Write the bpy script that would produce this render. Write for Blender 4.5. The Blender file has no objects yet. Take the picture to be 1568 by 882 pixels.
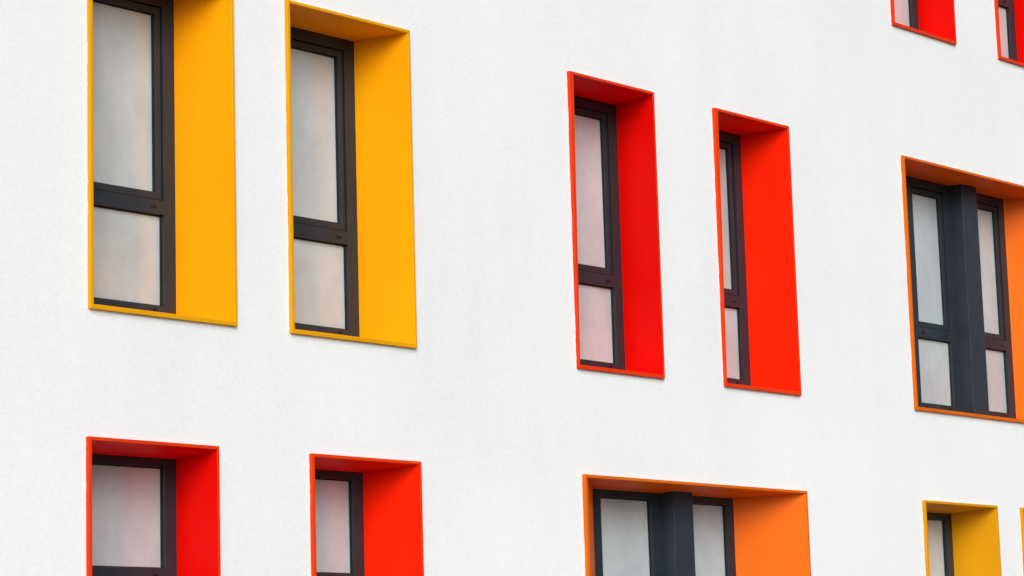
import bpy, bmesh, math, random
from mathutils import Matrix, Vector
random.seed(7)
S=bpy.context.scene
S.view_settings.view_transform='Standard'; S.view_settings.look='None'; S.view_settings.exposure=0
EYE=1.6; DIST=13.0
# ---------------- camera
yaw,pitch,roll=[math.radians(a) for a in (48.768,9.267,-1.671)]
fwd=Vector((math.sin(yaw)*math.cos(pitch),math.cos(yaw)*math.cos(pitch),math.sin(pitch)))
r=fwd.cross(Vector((0,0,1))).normalized(); u=r.cross(fwd)
r2=r*math.cos(roll)+u*math.sin(roll); u2=-r*math.sin(roll)+u*math.cos(roll)
cd=bpy.data.cameras.new("camera"); cam=bpy.data.objects.new("camera",cd); S.collection.objects.link(cam)
cd.sensor_width=36; cd.lens=4005.5/1568*36; cd.clip_end=3000
M=Matrix((r2,u2,-fwd)).transposed().to_4x4(); M.translation=Vector((0,-DIST,EYE)); cam.matrix_world=M
S.camera=cam
# ---------------- materials
def new_mat(name):
    m=bpy.data.materials.new(name); m.use_nodes=True; nt=m.node_tree
    return m,nt,nt.nodes["Principled BSDF"]
def N(nt,t,**k):
    n=nt.nodes.new(t)
    for a,b in k.items():
        if a in n.inputs: n.inputs[a].default_value=b
        else: setattr(n,a,b)
    return n
def coords(nt,scale=(1,1,1)):
    tc=N(nt,"ShaderNodeTexCoord"); mp=N(nt,"ShaderNodeMapping"); mp.inputs["Scale"].default_value=scale
    nt.links.new(tc.outputs["Object"],mp.inputs["Vector"]); return mp.outputs[0]
def noise(nt,vec,scale,detail=3,rough=.5):
    n=N(nt,"ShaderNodeTexNoise"); n.inputs["Scale"].default_value=scale; n.inputs["Detail"].default_value=detail
    n.inputs["Roughness"].default_value=rough
    nt.links.new(vec,n.inputs["Vector"]); return n.outputs["Fac"]
def ramp(nt,fac,stops):
    c=N(nt,"ShaderNodeValToRGB"); e=c.color_ramp.elements
    e[0].position,e[0].color=stops[0][0],(*stops[0][1],1); e[1].position,e[1].color=stops[-1][0],(*stops[-1][1],1)
    for p,col in stops[1:-1]:
        x=e.new(p); x.color=(*col,1)
    nt.links.new(fac,c.inputs[0]); return c.outputs[0]
def mul(nt,a,b,f=1.0):
    m=N(nt,"ShaderNodeMix",data_type='RGBA',blend_type='MULTIPLY'); m.inputs[0].default_value=f
    nt.links.new(a,m.inputs[6]); nt.links.new(b,m.inputs[7]); return m.outputs[2]
def bump(nt,b,h,strength,dist):
    n=N(nt,"ShaderNodeBump"); n.inputs["Strength"].default_value=strength; n.inputs["Distance"].default_value=dist
    nt.links.new(h,n.inputs["Height"]); nt.links.new(n.outputs[0],b.inputs["Normal"])

def render_mat():
    m,nt,b=new_mat("white_render")
    v=coords(nt); vs=coords(nt,(1.0,1.0,.18))
    base=ramp(nt,noise(nt,v,.45,4),[(.3,(.838,.862,.880)),(.7,(.880,.898,.910))])
    st=ramp(nt,noise(nt,vs,2.2,5,.6),[(.3,(.970,.976,.980)),(.62,(1,1,1))])
    fine=ramp(nt,noise(nt,v,55,4,.78),[(.34,(.925,.93,.935)),(.54,(1,1,1))])
    c=mul(nt,mul(nt,base,st),fine); nt.links.new(c,b.inputs["Base Color"])
    b.inputs["Roughness"].default_value=.95; b.inputs["Specular IOR Level"].default_value=.1
    bump(nt,b,noise(nt,v,76,5,.72),.45,.0055)
    return m
WALL=render_mat()
def paint(name,col,col2=None,rough=.45):
    m,nt,b=new_mat(name); v=coords(nt); vs=coords(nt,(1,1,.25))
    col2=col2 or tuple(x*.86 for x in col)
    c=ramp(nt,noise(nt,vs,1.7,4,.55),[(.3,col2),(.68,col)])
    sp=ramp(nt,noise(nt,v,38,4,.7),[(.3,(.94,.94,.94)),(.5,(1,1,1))])
    nt.links.new(mul(nt,c,sp),b.inputs["Base Color"])
    b.inputs["Roughness"].default_value=rough; b.inputs["Specular IOR Level"].default_value=.08
    bump(nt,b,noise(nt,v,45,3,.6),.12,.003)
    return m
P={'yellow':paint("yellow_paint",(.96,.395,.002),(.92,.34,.002)),
   'gold':paint("golden_paint",(.76,.35,.006),(.69,.30,.005)),
   'red':paint("red_paint",(.96,.004,.001),(.90,.003,.001)),
   'scarlet':paint("scarlet_paint",(.97,.020,.001),(.93,.013,.001)),
   'orange':paint("orange_paint",(.84,.155,.003),(.76,.125,.002))}
L={'yellow':paint("yellow_trim",(.80,.36,.003)),'gold':paint("gold_trim",(.72,.31,.005)),
   'red':paint("red_trim",(.76,.045,.006)),'scarlet':paint("scarlet_trim",(.80,.050,.003)),
   'orange':paint("orange_trim",(.72,.140,.004))}
def dark(name,c,rough=.34):
    m,nt,b=new_mat(name); v=coords(nt)
    cc=ramp(nt,noise(nt,v,6,4),[(.3,tuple(x*.85 for x in c)),(.7,tuple(x*1.12 for x in c))])
    nt.links.new(cc,b.inputs["Base Color"]); b.inputs["Roughness"].default_value=rough
    b.inputs["Specular IOR Level"].default_value=.4
    return m
FR=dark("anthracite_aluminium",(.020,.029,.038)); POST=dark("anthracite_panel",(.022,.032,.048),.45)
CAP=dark("black_plastic",(.004,.004,.005),.4); GASK=dark("rubber_gasket",(.009,.009,.010),.7)
m,nt,b=new_mat("frosted_glass"); v=coords(nt,(1,1,.6))
nt.links.new(mul(nt,ramp(nt,noise(nt,v,1.9,4,.55),[(.32,(.42,.485,.515)),(.68,(.565,.62,.64))]),
   ramp(nt,noise(nt,coords(nt),9,6,.75),[(.3,(.93,.93,.93)),(.6,(1,1,1))])),b.inputs["Base Color"])
b.inputs["Roughness"].default_value=.45; b.inputs["Specular IOR Level"].default_value=.2
b.inputs["Coat Weight"].default_value=1; b.inputs["Coat Roughness"].default_value=.02; b.inputs["Coat IOR"].default_value=1.6
GLASS=m
def plain(name,c1,c2,scale,rough=.9):
    m,nt,b=new_mat(name); v=coords(nt)
    nt.links.new(ramp(nt,noise(nt,v,scale,6,.7),[(.3,c1),(.7,c2)]),b.inputs["Base Color"]); b.inputs["Roughness"].default_value=rough
    bump(nt,b,noise(nt,v,scale*8,4),.3,.01); return m
ASPH=plain("asphalt",(.04,.04,.042),(.06,.06,.06),3); PAVE=plain("concrete_paving",(.22,.22,.21),(.30,.29,.28),2)
GRD=plain("grass_ground",(.045,.07,.02),(.08,.10,.035),.8); GREY=plain("grey_render",(.30,.29,.28),(.36,.35,.33),1)
ROOF=plain("roof_membrane",(.12,.12,.12),(.18,.18,.18),1); LINE=plain("road_paint",(.7,.7,.68),(.8,.8,.78),5)
# ---------------- mesh helpers
def obj(name,verts,faces,mats,midx=None,parent=None,bevel=0,smooth=False):
    me=bpy.data.meshes.new(name); me.from_pydata(verts,[],faces)
    for mm in mats: me.materials.append(mm)
    if midx:
        for p,i in zip(me.polygons,midx): p.material_index=i
    me.update(); o=bpy.data.objects.new(name,me); S.collection.objects.link(o)
    if parent: o.parent=parent
    if bevel:
        bm=o.modifiers.new("bevel",'BEVEL'); bm.width=bevel; bm.segments=2; bm.limit_method='ANGLE'; bm.angle_limit=math.radians(40)
    return o
class MB:
    def __init__(s): s.v=[];s.f=[];s.m=[]
    def box(s,x0,x1,y0,y1,z0,z1,m=0):
        n=len(s.v); s.v+=[(x,y,z) for z in(z0,z1) for y in(y0,y1) for x in(x0,x1)]
        for f in((0,2,3,1),(4,5,7,6),(0,1,5,4),(2,6,7,3),(0,4,6,2),(1,3,7,5)): s.f.append([n+i for i in f]); s.m.append(m)
    def quad(s,p,m=0):
        n=len(s.v); s.v+=p; s.f.append([n,n+1,n+2,n+3]); s.m.append(m)
    def cyl(s,cx,cz,rx,rz,y0,y1,m=0,k=12):
        n=len(s.v)
        for y in(y0,y1):
            for i in range(k):
                a=2*math.pi*i/k; s.v.append((cx+rx*math.cos(a),y,cz+rz*math.sin(a)))
        s.f.append([n+i for i in range(k)]); s.m.append(m)
        for i in range(k):
            j=(i+1)%k; s.f.append([n+i,n+k+i,n+k+j,n+j]); s.m.append(m)
def empty(name,parent=None):
    e=bpy.data.objects.new(name,None); S.collection.objects.link(e)
    if parent:e.parent=parent
    return e
B=empty("apartment_building")
WY=.03   # wall surface; frame lips stand proud to y=0
GY=.45   # window plane
# rows (world z)
R0=(7.902,10.295); R1=(4.261,6.654); R2=(1.04,3.433)
# x0,x1 outer frame, inner back left/right, row, colour, wide(post x0,x1) , type
W=[(10.694,11.993,10.70,11.838,R1,'yellow',None,'hi'),(12.485,13.766,12.50,13.625,R1,'yellow',None,'hi'),
 (15.584,16.689,15.61,16.74,R1,'red',None,'hi'),(17.496,18.604,17.34,18.485,R1,'scarlet',None,'hi'),
 (20.406,23.42,21.13,22.96,R1,'orange',(21.94,22.22),'hi'),
 (10.675,11.814,10.70,11.825,R2,'red',None,'lo'),(12.656,13.782,12.50,13.63,R2,'scarlet',None,'lo'),
 (15.607,18.622,16.26,18.15,R2,'orange',(17.134,17.40),'lo'),(20.455,21.753,20.49,21.64,R2,'gold',None,'lo'),
 (22.18,23.45,22.25,23.35,R2,'gold',None,'lo'),
 (20.37,21.495,20.39,21.55,R0,'red',None,'hi'),(22.279,23.40,22.30,23.42,R0,'red',None,'hi'),
 # facade continues beyond the picture
 (15.6,18.6,16.25,18.1,R0,'orange',(17.12,17.39),'hi'),(10.7,11.95,10.72,11.85,R0,'red',None,'hi'),(12.5,13.75,12.52,13.62,R0,'red',None,'hi'),
 (2.9,4.1,2.95,4.0,R1,'red',None,'hi'),(4.9,6.1,4.95,6.0,R1,'red',None,'hi'),(5.2,8.2,5.9,7.7,R2,'orange',(6.66,6.93),'lo'),
 (2.3,3.5,2.35,3.4,R2,'gold',None,'lo'),(5.2,8.2,5.9,7.7,R0,'orange',(6.66,6.93),'hi'),(2.3,3.5,2.35,3.4,R0,'gold',None,'hi'),
 (26.0,27.25,26.05,27.15,R1,'yellow',None,'hi'),(28.0,29.25,28.05,29.15,R1,'yellow',None,'hi'),
 (26.0,27.2,26.05,27.1,R2,'red',None,'lo'),(28.0,29.2,28.05,29.1,R2,'red',None,'lo'),
 (26.0,27.2,26.05,27.1,R0,'scarlet',None,'hi'),(28.0,29.2,28.05,29.1,R0,'scarlet',None,'hi')]
T=.026
openings=[]
def sealed_bead(mb,x0,x1,z0,z1):
    # irregular hand-trowelled edge of the render against the metal frame
    def strip(a,b,nrm,wmin,wmax):
        L_=(Vector(b)-Vector(a)).length; k=max(4,int(L_/.018)); pts=[]
        ph=random.uniform(0,9)
        for i in range(k+1):
            t=i/k; w=wmin+(wmax-wmin)*(.5+.3*math.sin(t*L_*7+ph)+.2*math.sin(t*L_*23+ph*2))+random.uniform(-.0035,.0035)
            p=Vector(a).lerp(Vector(b),t); pts.append((p,w))
        for i in range(k):
            (p,w),(q,w2)=pts[i],pts[i+1]; n=Vector(nrm)
            yo=WY-.003
            a1=p-n*.03;b1=q-n*.03;a2=p+n*w;b2=q+n*w2
            mb.quad([(a1.x,WY-.0012,a1.z),(b1.x,WY-.0012,b1.z),(b2.x,yo,b2.z),(a2.x,yo,a2.z)])
            mb.quad([(a2.x,yo,a2.z),(b2.x,yo,b2.z),(b2.x,WY+.01,b2.z),(a2.x,WY+.01,a2.z)])
    strip((x0,0,z0),(x0,0,z1),(1,0,0),-.012,.002)
    strip((x1,0,z0),(x1,0,z1),(-1,0,0),-.003,.004)
    strip((x0,0,z1),(x1,0,z1),(0,0,-1),-.003,.004)
    strip((x0,0,z0),(x1,0,z0),(0,0,1),-.005,.006)
bead=MB()
def window(x0,x1,a,b,row,col,post,typ):
    z0,z1=row
    xo0=x0+.022   # visible outer face lies between wall and lip
    xo1=x1
    e=empty("window",B)
    # --- coloured metal surround
    yb=GY+.04; fx0,fx1,fz0,fz1=xo0+T,xo1-T*.8,z0+T*1.2,z1-T*.9
    k=(yb)/GY; bx0=fx0+(a-fx0)*k; bx1=fx1+(b-fx1)*k; bz1=fz1-.0-(.03 if typ=='lo' else 0); bz0=fz0+.015
    tl=.022 if 15.5<x0<17.6 and row is R1 else 0   # these two surrounds are slightly racked at the left edge
    v=[(xo0,WY+.05,z0),(xo1,WY+.05,z0),(xo1,WY+.05,z1),(xo0,WY+.05,z1),
       (xo0,0,z0),(xo1,0,z0),(xo1,0,z1),(xo0,0,z1),
       (fx0-tl*.6,0,fz0),(fx1,0,fz0),(fx1,0,fz1),(fx0+tl,0,fz1),
       (bx0,yb,bz0),(bx1,yb,bz0),(bx1,yb,bz1),(bx0,yb,bz1)]
    f=[];mi=[]
    for ring,mm in((0,1),(4,1),(8,0)):
        for i in range(4):
            j=(i+1)%4; f.append([ring+i,ring+j,ring+4+j,ring+4+i]); mi.append(mm)
    obj("surround",v,f,[P[col],L[col]],mi,e,bevel=.003)
    openings.append((xo0+.004,xo1-.004,z0+.004,z1-.004))
    sealed_bead(bead,xo0,xo1,z0,z1)
    # --- window joinery
    wt=z1-.02; wb=z0+.045
    mb=MB(); g=MB()
    def unit(ua,ub,sl=.105,sr=.105):
        y0,y1=GY,GY+.08
        ztop,zbot=wt+.02,wb-.03
        A,Bx=ua,ub
        mb.box(A-.03,A+sl,y0,y1,zbot,ztop,0); mb.box(Bx-sr,Bx+.03,y0,y1,zbot,ztop,0)
        mb.box(A+sl,Bx-sr,y0+.001,y1,wt-.09,ztop,0)
        wf=wb+(.122 if typ=='hi' else .055)
        if typ=='hi':
            zr0,zr1=EYE+3.465,EYE+3.565
            if row is R0: zr0+=3.641; zr1+=3.641
            fixed=(wf,zr0); sash=(zr1,wt-.09)
        else:
            zr1,zr0=EYE+1.04,EYE+.945
            fixed=(zr1,wt-.09); sash=(wf,zr0)
        mb.box(A+sl,Bx-sr,y0+.001,y1,zbot,wf,0)
        mb.box(A+sl,Bx-sr,y0+.001,y1,zr0,zr1,0)
        def pane(xa,xb,za,zb,yy):
            gk=.009
            for q in((xa,xa+gk,za,zb),(xb-gk,xb,za,zb),(xa+gk,xb-gk,za,za+gk),(xa+gk,xb-gk,zb-gk,zb)):
                mb.box(q[0],q[1],yy,yy+.02,q[2],q[3],1)
            # each pane sits a hair out of plane, as real glazing does
            t1=random.uniform(-.003,.003); t2=random.uniform(-.003,.003)
            g.quad([(xa,yy+.012+t1,za),(xb,yy+.012-t1,za),(xb,yy+.012+t2,zb),(xa,yy+.012-t2,zb)])
        pane(A+sl,Bx-sr,fixed[0],fixed[1],y0+.026)
        xa,xb,za,zb=A+sl+.006,Bx-sr-.006,sash[0]+.006,sash[1]-.006; w=.048; ys=y0+.016
        mb.box(xa,xa+w,ys,y1-.004,za,zb,0); mb.box(xb-w,xb,ys,y1-.004,za,zb,0)
        mb.box(xa+w,xb-w,ys+.0005,y1-.004,za,za+w,0); mb.box(xa+w,xb-w,ys+.0005,y1-.004,zb-w,zb,0)
        pane(xa+w,xb-w,za+w,zb-w,ys+.018)
        for zc in((zr0+zr1)/2,wf-.028):
            for xc in(A+sl+.09,Bx-sr-.09):
                mb.cyl(xc,zc,.026,.013,y0-.006,y0+.003,0); mb.cyl(xc,zc,.020,.009,y0-.0085,y0-.004,2)
    if post:
        unit(a,post[0]+.0,.10,.12); unit(post[1],b,.12,.10)
        pq=MB(); pq.box(post[0],post[1],.31,GY+.06,wb-.03,z1-.012)
        obj("mullion_post",pq.v,pq.f,[POST],None,e,bevel=.006)
    else: unit(a,b)
    obj("frame",mb.v,mb.f,[FR,GASK,CAP],mb.m,e,bevel=.0025)
    obj("glazing",g.v,g.f,[GLASS],None,e)
for w in W: window(*w)
# --- wall sheet with real openings
XA,XB,ZT=-4.0,34.0,11.7
xs=sorted({XA,XB,*[o[0] for o in openings],*[o[1] for o in openings]}); zs=sorted({0.45,ZT,*[o[2] for o in openings],*[o[3] for o in openings]})
wv=MB()
for z0,z1 in zip(zs,zs[1:]):
    run=None
    for x0,x1 in zip(xs,xs[1:]):
        cx,cz=(x0+x1)/2,(z0+z1)/2
        hole=any(o[0]<cx<o[1] and o[2]<cz<o[3] for o in openings)
        if not hole: run=[run[0],x1] if run else [x0,x1]
        if (hole or x1==xs[-1]) and run:
            wv.quad([(run[0],WY,z0),(run[1],WY,z0),(run[1],WY,z1),(run[0],WY,z1)]); run=None
obj("wall",wv.v,wv.f,[WALL],None,B)
obj("wall_edge",bead.v,bead.f,[WALL],None,B)
q=MB(); q.quad([(XA,WY,0.45),(XA,12,0.45),(XA,12,ZT),(XA,WY,ZT)]); q.quad([(XB,WY,.45),(XB,12,.45),(XB,12,ZT),(XB,WY,ZT)]); q.quad([(XA,12,.45),(XB,12,.45),(XB,12,ZT),(XA,12,ZT)])
obj("side_wall",q.v,q.f,[WALL],None,B)
q=MB(); q.box(XA-.04,XB+.04,WY-.04,12.04,ZT,ZT+.08); obj("roof",q.v,q.f,[ROOF],None,B,bevel=.01)
q=MB(); q.box(XA+.02,XB-.02,WY+.02,11.98,-.12,.46); obj("plinth",q.v,q.f,[GREY],None,B)
# --- building across the street (mirrored in the panes)
B2=empty("apartment_building")
q=MB(); q.box(30,140,-75,-62,-.12,19.6)
q2=MB()
for fl in range(6):
    for i in range(27):
        x=32+i*4; q2.box(x,x+1.9,-61.99,-61.93,1.2+fl*3.1,2.9+fl*3.1)
obj("walls",q.v,q.f,[GREY],None,B2); obj("windows",q2.v,q2.f,[FR],None,B2)
q=MB(); q.box(29.7,140.3,-75.3,-61.7,19.6,19.9); obj("roof",q.v,q.f,[ROOF],None,B2)
# --- ground
def sheet(name,x0,x1,y0,y1,z,mat): return obj(name,[(x0,y0,z),(x1,y0,z),(x1,y1,z),(x0,y1,z)],[[0,1,2,3]],[mat])
sheet("ground",-1500,1500,-1500,1500,-.13,GRD)
q=MB(); q.box(-200,200,-3.5,.045,-.12,-.002); obj("pavement",q.v,q.f,[PAVE],bevel=.015)
sheet("road",-200,200,-11.0,-3.5,-.126,ASPH)
q=MB()
for i in range(-30,30): q.quad([(i*6,-7.3,-.122),(i*6+3,-7.3,-.122),(i*6+3,-7.18,-.122),(i*6,-7.18,-.122)])
obj("road_marking",q.v,q.f,[LINE])
q=MB(); q.box(-200,200,-16,-11.0,-.12,-.002); obj("pavement",q.v,q.f,[PAVE],bevel=.015)
# ---------------- light
sd=Vector((-.60,-.66,.48)).normalized()
el=math.asin(sd.z); az=math.atan2(sd.x,sd.y)
w=bpy.data.worlds.new("World"); S.world=w; w.use_nodes=True; nt=w.node_tree; bg=nt.nodes["Background"]
sky=N(nt,"ShaderNodeTexSky",sky_type='NISHITA',sun_disc=False); sky.sun_elevation=el; sky.sun_rotation=az; sky.dust_density=4; sky.air_density=1.0
hs=N(nt,"ShaderNodeHueSaturation"); hs.inputs["Saturation"].default_value=.3
nt.links.new(sky.outputs[0],hs.inputs["Color"])
nt.links.new(hs.outputs[0],bg.inputs[0]); bg.inputs[1].default_value=.132
sl=bpy.data.lights.new("sun",'SUN'); sl.energy=1.36; sl.angle=math.radians(33); sl.color=(.985,.993,1.0)
so=bpy.data.objects.new("sun",sl); S.collection.objects.link(so); so.rotation_euler=(-sd).to_track_quat('-Z','Y').to_euler()
